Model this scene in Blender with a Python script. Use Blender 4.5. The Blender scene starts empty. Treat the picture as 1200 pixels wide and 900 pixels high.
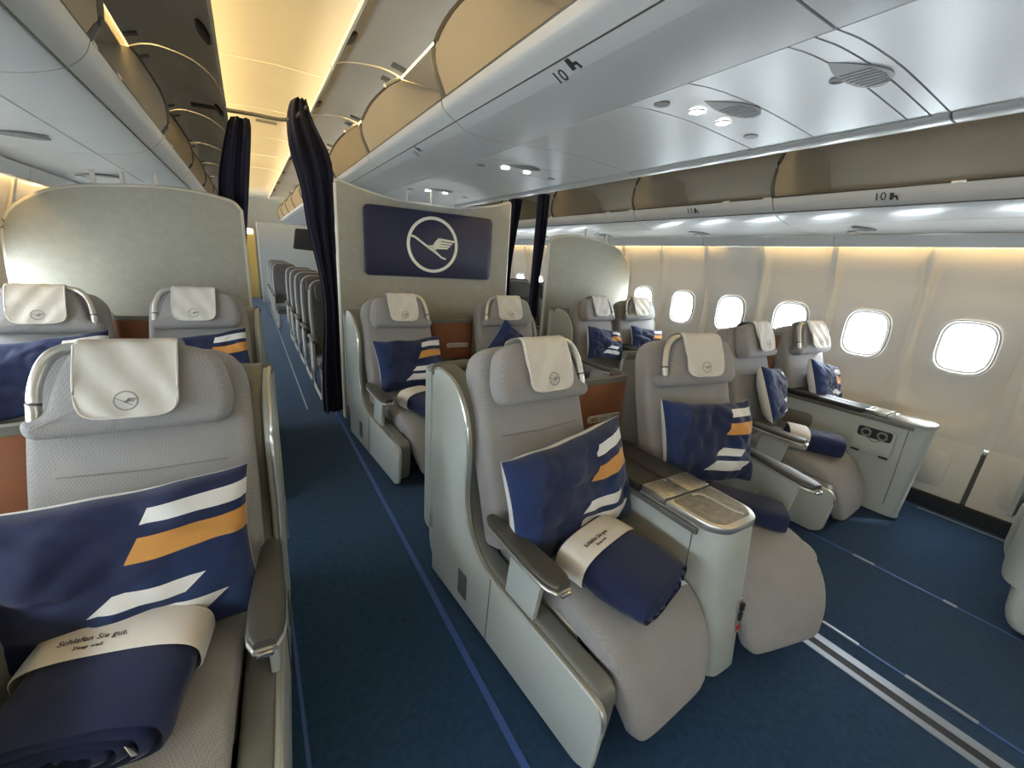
import bpy, bmesh, math, random
from mathutils import Vector, Matrix, noise
random.seed(7)
R = math.radians
sc = bpy.context.scene
col = sc.collection

# ------------------------------------------------------------------ camera
YAW, PITCH, ROLL, FPX, CAMH = 32.0, 16.0, 4.0, 495.0, 1.5
def cam_matrix():
    y, p, r = R(YAW), R(PITCH), R(ROLL)
    f = Vector((math.sin(y)*math.cos(p), math.cos(y)*math.cos(p), -math.sin(p)))
    rt = Vector((math.cos(y), -math.sin(y), 0)); up = rt.cross(f)
    rt2 = math.cos(r)*rt + math.sin(r)*up; up2 = -math.sin(r)*rt + math.cos(r)*up
    m = Matrix((rt2, up2, -f)).transposed().to_4x4()
    m.translation = Vector((0, 0, CAMH)); return m
cam = bpy.data.cameras.new('camera'); cam.sensor_width = 36; cam.sensor_fit = 'HORIZONTAL'
cam.lens = FPX/1200*36; cam.clip_start = .02; cam.clip_end = 200
co = bpy.data.objects.new('camera', cam); col.objects.link(co); co.matrix_world = cam_matrix(); sc.camera = co

# ------------------------------------------------------------------ world, light, exposure
w = bpy.data.worlds.new('sky'); sc.world = w; w.use_nodes = True
bg = w.node_tree.nodes['Background']; bg.inputs[0].default_value = (.84, .93, 1, 1); bg.inputs[1].default_value = 36.0
vs = sc.view_settings
vs.view_transform = 'Standard'; vs.look = 'None'; vs.exposure = 0.32; vs.gamma = 1.0; vs.use_curve_mapping = False
sc.cycles.max_bounces = 10; sc.cycles.diffuse_bounces = 6; sc.cycles.transparent_max_bounces = 12
sc.cycles.sample_clamp_indirect = 6; sc.cycles.caustics_reflective = False; sc.cycles.caustics_refractive = False

XC = 1.45                      # centre line of the cabin
Y0, Y1 = -3.4, 15.2            # cabin ends
WARM = (1.0, .74, .36); NEUT = (1.0, .95, .88)
def area(name, loc, rot, sx, sy, power, color):
    l = bpy.data.lights.new(name, 'AREA'); l.shape = 'RECTANGLE'; l.size = sx; l.size_y = sy; l.energy = power; l.color = color
    o = bpy.data.objects.new(name, l); col.objects.link(o); o.location = loc; o.rotation_euler = rot; return o
def aim(o, d): o.rotation_euler = Vector(d).to_track_quat('-Z', 'Y').to_euler()
LY = (Y1-Y0); MY = (Y0+Y1)/2
# low sun reaching the window seats
sl = bpy.data.lights.new('sun', 'SUN'); sl.energy = 3.0; sl.angle = R(4); sl.color = (1, .96, .90)
so_ = bpy.data.objects.new('sun', sl); col.objects.link(so_); aim(so_, (-.58, .42, -.75)); so_.location = (9, -4, 8)
# strip lamps lying on top of the bins wash the aisle ceilings, as in the real cabin
CEIL_W = 290; COVE_W = 26
for nm, x, z, dx in (('ceiling_wash_lamp', -.50, 2.60, .75), ('ceiling_wash_lamp', 1.12, 2.72, -.85),
                     ('ceiling_wash_lamp', 2*XC+.50, 2.60, -.75), ('ceiling_wash_lamp', 2*XC-1.12, 2.72, .85)):
    for yy in (Y0+3, 5.6, 11.0):
        a = area(nm, (x, yy, z), (0, 0, 0), .07, 5.6, CEIL_W/6, WARM)
        zv = Vector((dx, 0, .55)).normalized(); m = Matrix((Vector((0, 1, 0)).cross(-zv), Vector((0, 1, 0)), -zv)).transposed()
        a.rotation_euler = m.to_euler()
# cove lamps above the windows
for s in (-1, 1):
    for yy in (Y0+3, 5.6, 11.0):
        a = area('window_cove_lamp', (XC+s*2.655, yy, 1.835), (0, 0, 0), .025, 5.6, COVE_W/3, (1, .64, .20))
# daylight portals at the windows
WY = [.86+.595*k for k in range(-7, 24)]; WZ = 1.14; WB = 2.80

# ------------------------------------------------------------------ materials
MATS = {}
def mat(name, color=(.5, .5, .5), rough=.5, metal=0.0, spec=.5, emit=None, estr=0, sheen=0, var=0, vscale=6, bump=0, bscale=60, kind='noise', coat=0, alpha=None):
    if name in MATS: return MATS[name]
    m = bpy.data.materials.new(name); m.use_nodes = True; MATS[name] = m
    nt = m.node_tree; b = nt.nodes['Principled BSDF']
    b.inputs['Base Color'].default_value = (*color, 1); b.inputs['Roughness'].default_value = rough
    b.inputs['Metallic'].default_value = metal; b.inputs['Specular IOR Level'].default_value = spec
    if coat: b.inputs['Coat Weight'].default_value = coat; b.inputs['Coat Roughness'].default_value = .2
    if sheen: b.inputs['Sheen Weight'].default_value = sheen; b.inputs['Sheen Roughness'].default_value = .5
    if emit: b.inputs['Emission Color'].default_value = (*emit, 1); b.inputs['Emission Strength'].default_value = estr
    tc = nt.nodes.new('ShaderNodeTexCoord')
    if var:
        n = nt.nodes.new('ShaderNodeTexNoise'); n.inputs['Scale'].default_value = vscale; n.inputs['Detail'].default_value = 4
        nt.links.new(tc.outputs['Object'], n.inputs['Vector'])
        mr = nt.nodes.new('ShaderNodeMapRange'); mr.inputs[1].default_value = .3; mr.inputs[2].default_value = .7
        mr.inputs[3].default_value = 1-var; mr.inputs[4].default_value = 1+var
        nt.links.new(n.outputs['Fac'], mr.inputs[0])
        vm = nt.nodes.new('ShaderNodeVectorMath'); vm.operation = 'SCALE'; vm.inputs[0].default_value = color
        nt.links.new(mr.outputs[0], vm.inputs['Scale']); nt.links.new(vm.outputs[0], b.inputs['Base Color'])
    if bump:
        if kind == 'weave':
            a = nt.nodes.new('ShaderNodeTexChecker'); a.inputs['Scale'].default_value = bscale
            a.inputs[1].default_value = (1, 1, 1, 1); a.inputs[2].default_value = (0, 0, 0, 1); out = a.outputs['Fac']
            n2 = nt.nodes.new('ShaderNodeTexNoise'); n2.inputs['Scale'].default_value = bscale*1.5
            nt.links.new(tc.outputs['Object'], n2.inputs['Vector'])
            mx = nt.nodes.new('ShaderNodeMath'); mx.operation = 'ADD'; nt.links.new(out, mx.inputs[0]); nt.links.new(n2.outputs['Fac'], mx.inputs[1]); out = mx.outputs[0]
            if var:
                m3 = nt.nodes.new('ShaderNodeMapRange'); m3.inputs[1].default_value = .3; m3.inputs[2].default_value = 1.7; m3.inputs[3].default_value = .84; m3.inputs[4].default_value = 1.16
                nt.links.new(out, m3.inputs[0]); v2 = nt.nodes.new('ShaderNodeVectorMath'); v2.operation = 'SCALE'
                nt.links.new(vm.outputs[0], v2.inputs[0]); nt.links.new(m3.outputs[0], v2.inputs['Scale']); nt.links.new(v2.outputs[0], b.inputs['Base Color'])
        else:
            a = nt.nodes.new('ShaderNodeTexNoise'); a.inputs['Scale'].default_value = bscale; a.inputs['Detail'].default_value = 3; out = a.outputs['Fac']
        nt.links.new(tc.outputs['Object'], a.inputs['Vector'])
        bp = nt.nodes.new('ShaderNodeBump'); bp.inputs['Strength'].default_value = bump; bp.inputs['Distance'].default_value = .004
        nt.links.new(out, bp.inputs['Height']); nt.links.new(bp.outputs[0], b.inputs['Normal'])
    return m
mat('fabric', (.30, .295, .295), .9, spec=.2, sheen=.15, var=.05, vscale=9, bump=.5, bscale=230, kind='weave')
mat('fabric_leg', (.30, .285, .272), .9, spec=.2, sheen=.15, var=.05, vscale=9, bump=.5, bscale=230, kind='weave')
mat('shell', (.42, .455, .435), .38, spec=.45, var=.03, vscale=4, bump=.04, bscale=400)
mat('trim_dark', (.105, .105, .095), .42, spec=.5, bump=.05, bscale=500)
mat('trim_mid', (.15, .155, .14), .45, bump=.05, bscale=500)
mat('arm_leather', (.055, .053, .046), .42, spec=.5, bump=.12, bscale=300)
mat('chrome', (.70, .69, .66), .22, metal=1)
mat('satin', (.62, .61, .57), .32, metal=.85)
mat('cover', (.66, .635, .58), .85, spec=.2, sheen=.2, var=.03, vscale=10, bump=.25, bscale=40)
mat('cover_hem', (.74, .715, .66), .85, spec=.2)
mat('stitch', (.20, .20, .20), .8)
mat('brown', (.21, .078, .034), .42, spec=.5, var=.08, vscale=5, bump=.1, bscale=250)
mat('black', (.012, .012, .012), .5)
mat('black_pad', (.014, .013, .012), .48, spec=.5, bump=.1, bscale=250)
mat('steel_tex', (.36, .345, .30), .33, metal=.8, var=.25, vscale=45, bump=.3, bscale=120)
mat('plate', (.60, .58, .50), .4, metal=.3)
mat('cream_plastic', (.55, .52, .42), .5)
mat('carpet', (.016, .046, .105), .95, spec=.1, sheen=.1, var=.18, vscale=40, bump=.6, bscale=260)
mat('rail_blue', (.035, .085, .30), .45)
mat('rail_light', (.33, .37, .45), .35, metal=.4)
mat('rail_dark', (.012, .014, .02), .6)
mat('wall', (.62, .595, .55), .55, spec=.35, var=.02, vscale=3)
mat('dado', (.62, .60, .54), .55, var=.03, vscale=5)
mat('win_frame', (.82, .82, .80), .4)
mat('trim_soft', (.30, .29, .27), .5)
mat('rim_white', (.88, .88, .86), .35)
mat('bin', (.50, .51, .50), .30, spec=.5, var=.02, vscale=3)
mat('bin_psu', (.50, .51, .50), .36, spec=.5, var=.02, vscale=3)
mat('bin_door', (.66, .65, .60), .42, spec=.4, var=.04, vscale=3)
mat('bin_in', (.52, .48, .40), .7, spec=.25, var=.05, vscale=3)
mat('bin_edge', (.07, .065, .055), .45)
mat('grille', (.20, .20, .19), .5)
mat('ceiling', (.80, .76, .66), .6, var=.02, vscale=2)
mat('seam', (.06, .058, .05), .8)
mat('greige', (.335, .325, .275), .75, spec=.2, var=.05, vscale=22, bump=.25, bscale=140, kind='weave')
mat('greige_edge', (.62, .60, .53), .4)
mat('logo_blue', (.011, .012, .045), .48, spec=.5)
mat('logo_cream', (.82, .80, .66), .5)
mat('curtain', (.008, .009, .024), .85, spec=.15, sheen=.1, bump=.2, bscale=220)
mat('navy', (.011, .018, .060), .8, spec=.2, sheen=.15, bump=.15, bscale=150)
mat('white_cloth', (.70, .70, .68), .85, spec=.2, bump=.15, bscale=120)
mat('paper', (.66, .63, .575), .7)
mat('ink', (.03, .03, .035), .7)
mat('eco_fabric', (.075, .075, .08), .85, sheen=.1, bump=.3, bscale=170)
mat('eco_edge', (.40, .40, .39), .5)
mat('eco_blue', (.02, .025, .12), .8)
mat('screen', (.03, .033, .035), .25)
mat('panel_far', (.33, .375, .40), .6)
mat('panel_yellow', (.50, .38, .12), .6)
mat('lamp_glow', (1, 1, 1), .5, emit=(1, .97, .9), estr=9)
mat('red', (.45, .02, .02), .5)
mat('orange_wood', (.30, .12, .05), .45)

def glass():
    m = bpy.data.materials.new('window_pane'); m.use_nodes = True; nt = m.node_tree; nt.nodes.clear()
    o = nt.nodes.new('ShaderNodeOutputMaterial'); t = nt.nodes.new('ShaderNodeBsdfTransparent'); g = nt.nodes.new('ShaderNodeBsdfGlossy')
    t.inputs[0].default_value = (.97, .98, .98, 1); g.inputs['Roughness'].default_value = .08
    mx = nt.nodes.new('ShaderNodeMixShader'); mx.inputs[0].default_value = .05
    nt.links.new(t.outputs[0], mx.inputs[1]); nt.links.new(g.outputs[0], mx.inputs[2]); nt.links.new(mx.outputs[0], o.inputs[0]); MATS['pane'] = m
glass()

def pillow_mat():
    """navy pillow print: stripes are parallelograms in the pillow's own UV"""
    m = bpy.data.materials.new('pillow_print'); m.use_nodes = True; nt = m.node_tree; b = nt.nodes['Principled BSDF']
    b.inputs['Roughness'].default_value = .75; b.inputs['Specular IOR Level'].default_value = .25; b.inputs['Sheen Weight'].default_value = .15
    uv = nt.nodes.new('ShaderNodeUVMap'); sp = nt.nodes.new('ShaderNodeSeparateXYZ'); nt.links.new(uv.outputs[0], sp.inputs[0])
    def mth(op, a, c):
        n = nt.nodes.new('ShaderNodeMath'); n.operation = op
        for i, q in enumerate((a, c)):
            if isinstance(q, (int, float)): n.inputs[i].default_value = q
            else: nt.links.new(q, n.inputs[i])
        return n.outputs[0]
    U, V = sp.outputs[0], sp.outputs[1]
    def para(u0, u1, v0, v1, kv, ku):
        vv = mth('SUBTRACT', V, mth('MULTIPLY', mth('SUBTRACT', U, u0), kv))
        uu = mth('SUBTRACT', U, mth('MULTIPLY', mth('SUBTRACT', V, v0), ku))
        a = mth('MULTIPLY', mth('GREATER_THAN', vv, v0), mth('LESS_THAN', vv, v1))
        return mth('MULTIPLY', a, mth('MULTIPLY', mth('GREATER_THAN', uu, u0), mth('LESS_THAN', uu, u1)))
    colr = None
    def lay(prev, mask, c):
        n = nt.nodes.new('ShaderNodeMix'); n.data_type = 'RGBA'; nt.links.new(mask, n.inputs['Factor'])
        if prev is None: n.inputs['A'].default_value = (.011, .018, .060, 1)
        else: nt.links.new(prev, n.inputs['A'])
        n.inputs['B'].default_value = (*c, 1); return n.outputs['Result']
    tri = mth('LESS_THAN', V, mth('SUBTRACT', mth('MULTIPLY', U, 1.0), .15))
    colr = lay(colr, tri, (.010, .024, .082))
    tri2 = mth('LESS_THAN', mth('ADD', mth('MULTIPLY', U, 2.2), mth('MULTIPLY', V, -.5)), .08)
    colr = lay(colr, tri2, (.014, .030, .105))
    for p, c in (((.64, 1.1, .80, .90, .05, .3), (.72, .72, .70)), ((.58, 1.1, .58, .72, .08, .35), (.56, .27, .07)),
                 ((.46, .76, .34, .43, -.05, .9), (.72, .72, .70)), ((.34, .80, .17, .29, -.05, 1.0), (.72, .72, .70))):
        colr = lay(colr, para(*p), c)
    nt.links.new(colr, b.inputs['Base Color'])
    n = nt.nodes.new('ShaderNodeTexNoise'); n.inputs['Scale'].default_value = 14; n.inputs['Detail'].default_value = 5
    tc = nt.nodes.new('ShaderNodeTexCoord'); nt.links.new(tc.outputs['Object'], n.inputs['Vector'])
    bp = nt.nodes.new('ShaderNodeBump'); bp.inputs['Strength'].default_value = .35; bp.inputs['Distance'].default_value = .01
    nt.links.new(n.outputs['Fac'], bp.inputs['Height']); nt.links.new(bp.outputs[0], b.inputs['Normal']); MATS['pillow'] = m
pillow_mat()

# ------------------------------------------------------------------ mesh helpers
def mesh(name, verts, faces, smooth=True, flip=False, angle=40):
    me = bpy.data.meshes.new(name); me.from_pydata([tuple(v) for v in verts], [], faces)
    bm = bmesh.new(); bm.from_mesh(me); bmesh.ops.recalc_face_normals(bm, faces=bm.faces)
    bm.to_mesh(me); bm.free(); shade(me, smooth, angle); return me
def shade(me, smooth=True, angle=40):
    if smooth:
        me.polygons.foreach_set('use_smooth', [True]*len(me.polygons))
        try: me.set_sharp_from_angle(angle=R(angle))
        except Exception: pass
def bm_mesh(bm, name='m', smooth=True, angle=40):
    bmesh.ops.recalc_face_normals(bm, faces=bm.faces)
    me = bpy.data.meshes.new(name); bm.to_mesh(me); bm.free(); shade(me, smooth, angle); return me
def mirror(me):
    m2 = me.copy(); bm = bmesh.new(); bm.from_mesh(m2)
    for v in bm.verts: v.co.x *= -1
    bmesh.ops.reverse_faces(bm, faces=bm.faces); bm.to_mesh(m2); bm.free(); return m2
def put(name, me, material=None, parent=None, loc=(0, 0, 0), rot=(0, 0, 0), **props):
    o = bpy.data.objects.new(name, me); col.objects.link(o); o.location = loc; o.rotation_euler = rot
    if parent: o.parent = parent
    if material and me is not None:
        if len(me.materials) == 0: me.materials.append(MATS[material])
        elif me.materials[0] is not MATS[material]:
            o.material_slots[0].link = 'OBJECT'; o.material_slots[0].material = MATS[material]
    for k, v in props.items(): o[k] = v
    return o
def thing(name, label, cat, loc=(0, 0, 0), rz=0, group=None):
    o = bpy.data.objects.new(name, None); o.empty_display_size = .1; col.objects.link(o); o.location = loc; o.rotation_euler = (0, 0, rz)
    o['label'] = label; o['category'] = cat
    if group: o['group'] = group
    return o
def struct(name, me, material, **kw):
    o = put(name, me, material, **kw); o['kind'] = 'structure'; return o
def box(x0, x1, y0, y1, z0, z1, bev=0, seg=2):
    bm = bmesh.new(); bmesh.ops.create_cube(bm, size=1)
    for v in bm.verts: v.co = Vector(((x0+x1)/2+v.co.x*(x1-x0), (y0+y1)/2+v.co.y*(y1-y0), (z0+z1)/2+v.co.z*(z1-z0)))
    if bev: bmesh.ops.bevel(bm, geom=bm.edges[:], offset=bev, segments=seg, affect='EDGES', profile=.5)
    return bm_mesh(bm)
def prism(pts, lo, hi, axis='x', bev=0, seg=2, angle=40):
    """polygon given in the two other axes, extruded along axis"""
    def P(a, b, c): return {'x': (c, a, b), 'y': (a, c, b), 'z': (a, b, c)}[axis]
    bm = bmesh.new(); n = len(pts)
    A = [bm.verts.new(P(a, b, lo)) for a, b in pts]; B = [bm.verts.new(P(a, b, hi)) for a, b in pts]
    fa = bm.faces.new(A); fb = bm.faces.new(B[::-1])
    for i in range(n): bm.faces.new((A[i], B[i], B[(i+1) % n], A[(i+1) % n]))
    bmesh.ops.recalc_face_normals(bm, faces=bm.faces)
    if bev:
        es = [e for f in (fa, fb) for e in f.edges]
        bmesh.ops.bevel(bm, geom=es, offset=bev, segments=seg, affect='EDGES', profile=.5)
    ng = [f for f in bm.faces if len(f.verts) > 4]; bmesh.ops.triangulate(bm, faces=ng)
    return bm_mesh(bm, angle=angle)
def cr(pts, n):
    """Catmull-Rom through tuples, n samples"""
    P = [Vector(p) for p in pts]; P = [P[0]*2-P[1]]+P+[P[-1]*2-P[-2]]; out = []; m = len(P)-3
    for i in range(n):
        t = i/(n-1)*m; k = min(int(t), m-1); t -= k; a, b, c, d = P[k:k+4]
        out.append(.5*((2*b)+(c-a)*t+(2*a-5*b+4*c-d)*t*t+(3*b-a-3*c+d)*t**3))
    return out
def round_poly(pts, r, seg=4):
    """round the corners of a 2D polygon; r number or list"""
    out = []; n = len(pts)
    for i in range(n):
        p, a, b = Vector(pts[i]), Vector(pts[i-1]), Vector(pts[(i+1) % n]); rr = r[i] if isinstance(r, (list, tuple)) else r
        if rr <= 0: out.append(tuple(p)); continue
        da, db = (a-p), (b-p); d = min(rr, da.length*.49, db.length*.49)
        q0 = p+da.normalized()*d; q1 = p+db.normalized()*d
        for k in range(seg+1):
            t = k/seg; out.append(tuple((1-t)**2*q0+2*t*(1-t)*p+t*t*q1))
    return out
def rings(rs, cap=True, smooth=True, angle=50, closed=True, loop=False):
    vs = [v for r in rs for v in r]; n = len(rs[0]); fs = []
    for i in range(len(rs) if loop else len(rs)-1):
        for j in range(n if closed else n-1):
            a, b = i*n+j, i*n+(j+1) % n; i2 = (i+1) % len(rs); c, d = i2*n+(j+1) % n, i2*n+j
            fs.append((a, b, c, d))
    if cap and not loop: fs += [tuple(range(n))[::-1], tuple(range((len(rs)-1)*n, len(rs)*n))]
    return mesh('m', vs, fs, smooth, angle=angle)
def tube(pts, r, seg=8, n=None, cap=True):
    P = cr(pts, n) if n else [Vector(p) for p in pts]; rs = []
    up = Vector((0, 0, 1))
    for i, p in enumerate(P):
        t = (P[min(i+1, len(P)-1)]-P[max(i-1, 0)]).normalized()
        a = t.cross(up if abs(t.z) < .95 else Vector((1, 0, 0))).normalized(); b = a.cross(t)
        rad = r(i/(len(P)-1)) if callable(r) else r
        rs.append([p+rad*(math.cos(2*math.pi*k/seg)*a+math.sin(2*math.pi*k/seg)*b) for k in range(seg)])
    return rings(rs, cap)
def sring(c, X, N, hw, hn, n=24, e=4.0):
    """superellipse ring"""
    out = []
    for k in range(n):
        t = 2*math.pi*k/n; ct, st = math.cos(t), math.sin(t)
        out.append(c+X*hw*math.copysign(abs(ct)**(2/e), ct)+N*hn*math.copysign(abs(st)**(2/e), st))
    return out
def pad(outline, thick, edge=.03, frame=None, dome=0.0, seg=4):
    """soft pad: outline (u,v) inflated along n; frame maps (u,v,n)->xyz"""
    n = len(outline); O = [Vector(p) for p in outline]; c = sum(O, Vector((0, 0)))/n
    nor = []
    for i in range(n):
        t = (O[(i+1) % n]-O[i-1]).normalized(); q = Vector((t.y, -t.x))
        nor.append(q if q.dot(O[i]-c) > 0 else q)
    ar = sum(O[i-1].x*O[i].y-O[i].x*O[i-1].y for i in range(n))
    if ar < 0: nor = [-q for q in nor]
    prof = []
    for k in range(seg+1):
        a = math.pi/2*k/seg; prof.append((edge*(1-math.sin(a)) if False else edge*(1-math.cos(a)), math.sin(a)))
    rs = []
    h = thick/2
    seqs = [(edge*(1-math.cos(math.pi/2*(1-k/seg)))*0+edge*(1-math.sin(math.pi/2*k/seg)), -h+ (h if h < edge else edge)*(1-math.cos(math.pi/2*k/seg))) for k in range(seg+1)]
    seqs = seqs+[(i, -d) for i, d in seqs[::-1]]
    f = frame or (lambda u, v, nn: (u, nn, v))
    for ins, d in seqs:
        rs.append([Vector((O[i]-nor[i]*ins).to_tuple()+(d,)) for i in range(n)])
    # inner rings for the dome on the front
    front = rs[-1]
    for s in (.75, .45, .15):
        rs.append([Vector((c.x+(p.x-c.x)*s, c.y+(p.y-c.y)*s, p.z+dome*(1-s*s))) for p in front])
    rs = [[Vector(f(*p)) for p in r] for r in rs]
    return rings(rs, angle=60)
def text_mesh(s, size, extrude=.0006, align='CENTER'):
    cu = bpy.data.curves.new('t', 'FONT'); cu.body = s; cu.size = size; cu.extrude = extrude; cu.align_x = align; cu.align_y = 'CENTER'; cu.resolution_u = 3
    o = bpy.data.objects.new('t', cu); col.objects.link(o); dg = bpy.context.evaluated_depsgraph_get(); dg.update()
    me = bpy.data.meshes.new_from_object(o.evaluated_get(dg)); bpy.data.objects.remove(o); bpy.data.curves.remove(cu); me.materials.clear(); return me
def join(*mes):
    bm = bmesh.new()
    for me in mes: bm.from_mesh(me)
    out = bpy.data.meshes.new('j'); bm.to_mesh(out); bm.free(); shade(out); return out
def xform(me, M):
    me.transform(M); return me

# crane-in-ring emblem, in the xy plane, radius 1
def emblem_mesh(depth=.03):
    polys = [[(-.90, .29), (-.88, .24), (-.72, .21), (-.2, -.12), (.1, -.30), (.36, -.47), (.52, -.50), (.54, -.46), (.36, -.40), (.16, -.24), (.05, -.14), (-.05, -.05), (-.25, 0), (-.7, .28), (-.8, .30)],
             [(-.06, -.13), (-.2, -.02), (0, 0), (.1, .15), (.22, .27), (.33, .26), (.3, .05), (.2, -.1), (.05, -.2)],
             [(.22, .27), (.87, .21), (.84, .14), (.27, .17)], [(.27, .14), (.78, .105), (.74, .05), (.28, .07)],
             [(.27, .04), (.70, .02), (.66, -.035), (.25, -.03)], [(.2, -.05), (.62, -.06), (.58, -.11), (.15, -.13)]]
    mes = [prism(p, 0, depth, 'z') for p in polys]
    N = 48; vs = []; fs = []
    for i in range(N):
        a = 2*math.pi*i/N
        for r, z in ((1, 0), (1, depth), (.89, depth), (.89, 0)): vs.append((r*math.cos(a), r*math.sin(a), z))
    for i in range(N):
        for k in range(4): fs.append((4*i+k, 4*i+(k+1) % 4, 4*((i+1) % N)+(k+1) % 4, 4*((i+1) % N)+k))
    return join(mesh('r', vs, fs), *mes)
EMB = emblem_mesh()

# ================================================================== SETTING
floor = struct('floor', box(XC-2.78, XC+2.78, Y0, Y1, -.06, 0), 'carpet')
def strip(name, x0, x1, y0, y1, h, m):
    return put(name, box(x0, x1, y0, y1, 0, h), m, floor)
strip('aisle_strip', .588, .612, Y0, 4.3, .003, 'rail_blue')
strip('aisle_strip', .362, .374, 4.3, Y1, .003, 'rail_light')
strip('aisle_strip', 2*XC-.612, 2*XC-.588, Y0+.1, -.9, .003, 'rail_blue')
for sx in (0,):
    strip('seat_track', 1.925, 1.955, Y0, 4.0, .004, 'rail_light'); strip('seat_track', 1.955, 1.995, Y0, 4.0, .002, 'rail_dark')
    strip('seat_track', 1.995, 2.035, Y0, 4.0, .004, 'rail_light')
for x in (2.134, 2.872, 3.985, 2*XC-2.872-.002):
    strip('seat_track', x-.006, x+.006, Y0, 4.0, .003, 'rail_blue')
for x, ys in ((2.134, ((.05, .26), (.42, .56))), (2.872, ((.28, .33), (.62, .72))), (3.985, ((-.2, .75),))):
    for a, b in ys: strip('seat_track', x-.007, x+.007, a, b, .006, 'rail_light')

def bprof(z):
    T = [(0, 2.64), (.5, 2.715), (.8, 2.765), (1.14, 2.785), (1.5, 2.75), (1.8, 2.672), (1.95, 2.62)]
    for (a, p), (b, q) in zip(T, T[1:]):
        if z <= b: 
            t = (z-a)/(b-a); t = t*t*(3-2*t)*.5+t*.5; return p+(q-p)*t
    return T[-1][1]
PW = 1.19
def panel_mesh(s):
    vs, fs = [], []
    for c in (-.2975, .2975):
        per = []; H = .2976; zb, zt = .50, 1.80; n = 12
        per += [(-H+2*H*i/n, zb) for i in range(n)]+[(H, zb+(zt-zb)*i/16) for i in range(16)]
        per += [(H-2*H*i/n, zt) for i in range(n)]+[(-H, zt-(zt-zb)*i/16) for i in range(16)]
        N = len(per); K = 12; base = len(vs)
        for k in range(K+1):
            t = (k/K)**1.3
            for (py, pz) in per:
                a = math.atan2((pz-WZ)/.62, py/.2975); ca, sa = math.cos(a), math.sin(a); e = 3.2
                iy = .152*math.copysign(abs(ca)**(2/e), ca); iz = WZ+.184*math.copysign(abs(sa)**(2/e), sa)
                y = iy+(py-iy)*t; z = iz+(pz-iz)*t
                d = (abs(y)/.262)**4+(abs(z-1.30)/.70)**4
                pk_ = max(0, min(1, (1.18-d)/.30)); pocket = .052*pk_*pk_*(3-2*pk_)
                vs.append((s*(bprof(z)+pocket-.0), c+y, z))
        for k in range(K):
            for j in range(N): fs.append((base+k*N+j, base+k*N+(j+1) % N, base+(k+1)*N+(j+1) % N, base+(k+1)*N+j))
    return mesh('sidewall', vs, fs, True, angle=60)
def winframe_mesh(s):
    rs = []
    b0 = bprof(WZ)+.052
    for hw, hh, d in ((.160, .192, -.002), (.157, .189, -.014), (.150, .182, -.016), (.144, .176, -.006), (.137, .169, .004), (.128, .160, .012), (.126, .158, .04), (.126, .158, .06)):
        r = []
        for k in range(48):
            a = 2*math.pi*k/48; ca, sa = math.cos(a), math.sin(a); e = 3.2
            y = hw*math.copysign(abs(ca)**(2/e), ca); z = WZ+hh*math.copysign(abs(sa)**(2/e), sa)
            r.append(Vector((s*(b0+d+(bprof(z)-bprof(WZ))), y, z)))
        rs.append(r)
    return rings(rs, cap=False, angle=35)
def pane_mesh(s):
    b = bprof(WZ)+.106; vs = []
    for dd in (0, .006):
        for k in range(32):
            a = 2*math.pi*k/32; ca, sa = math.cos(a), math.sin(a); e = 3.2
            vs.append((s*(b+dd), .134*math.copysign(abs(ca)**(2/e), ca), WZ+.167*math.copysign(abs(sa)**(2/e), sa)))
    return mesh('pane', vs, [tuple(range(32)), tuple(range(32, 64))]+[(i, (i+1) % 32, 32+(i+1) % 32, 32+i) for i in range(32)], False)
def ring_mesh(s, hw, hh, d, r):
    pts = []
    for k in range(49):
        a = 2*math.pi*k/48; ca, sa = math.cos(a), math.sin(a); e = 3.2; z = WZ+hh*math.copysign(abs(sa)**(2/e), sa)
        pts.append((s*(bprof(z)+.052+d), hw*math.copysign(abs(ca)**(2/e), ca), z))
    return tube(pts, r, 6, cap=False)
wn = 0
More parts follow.
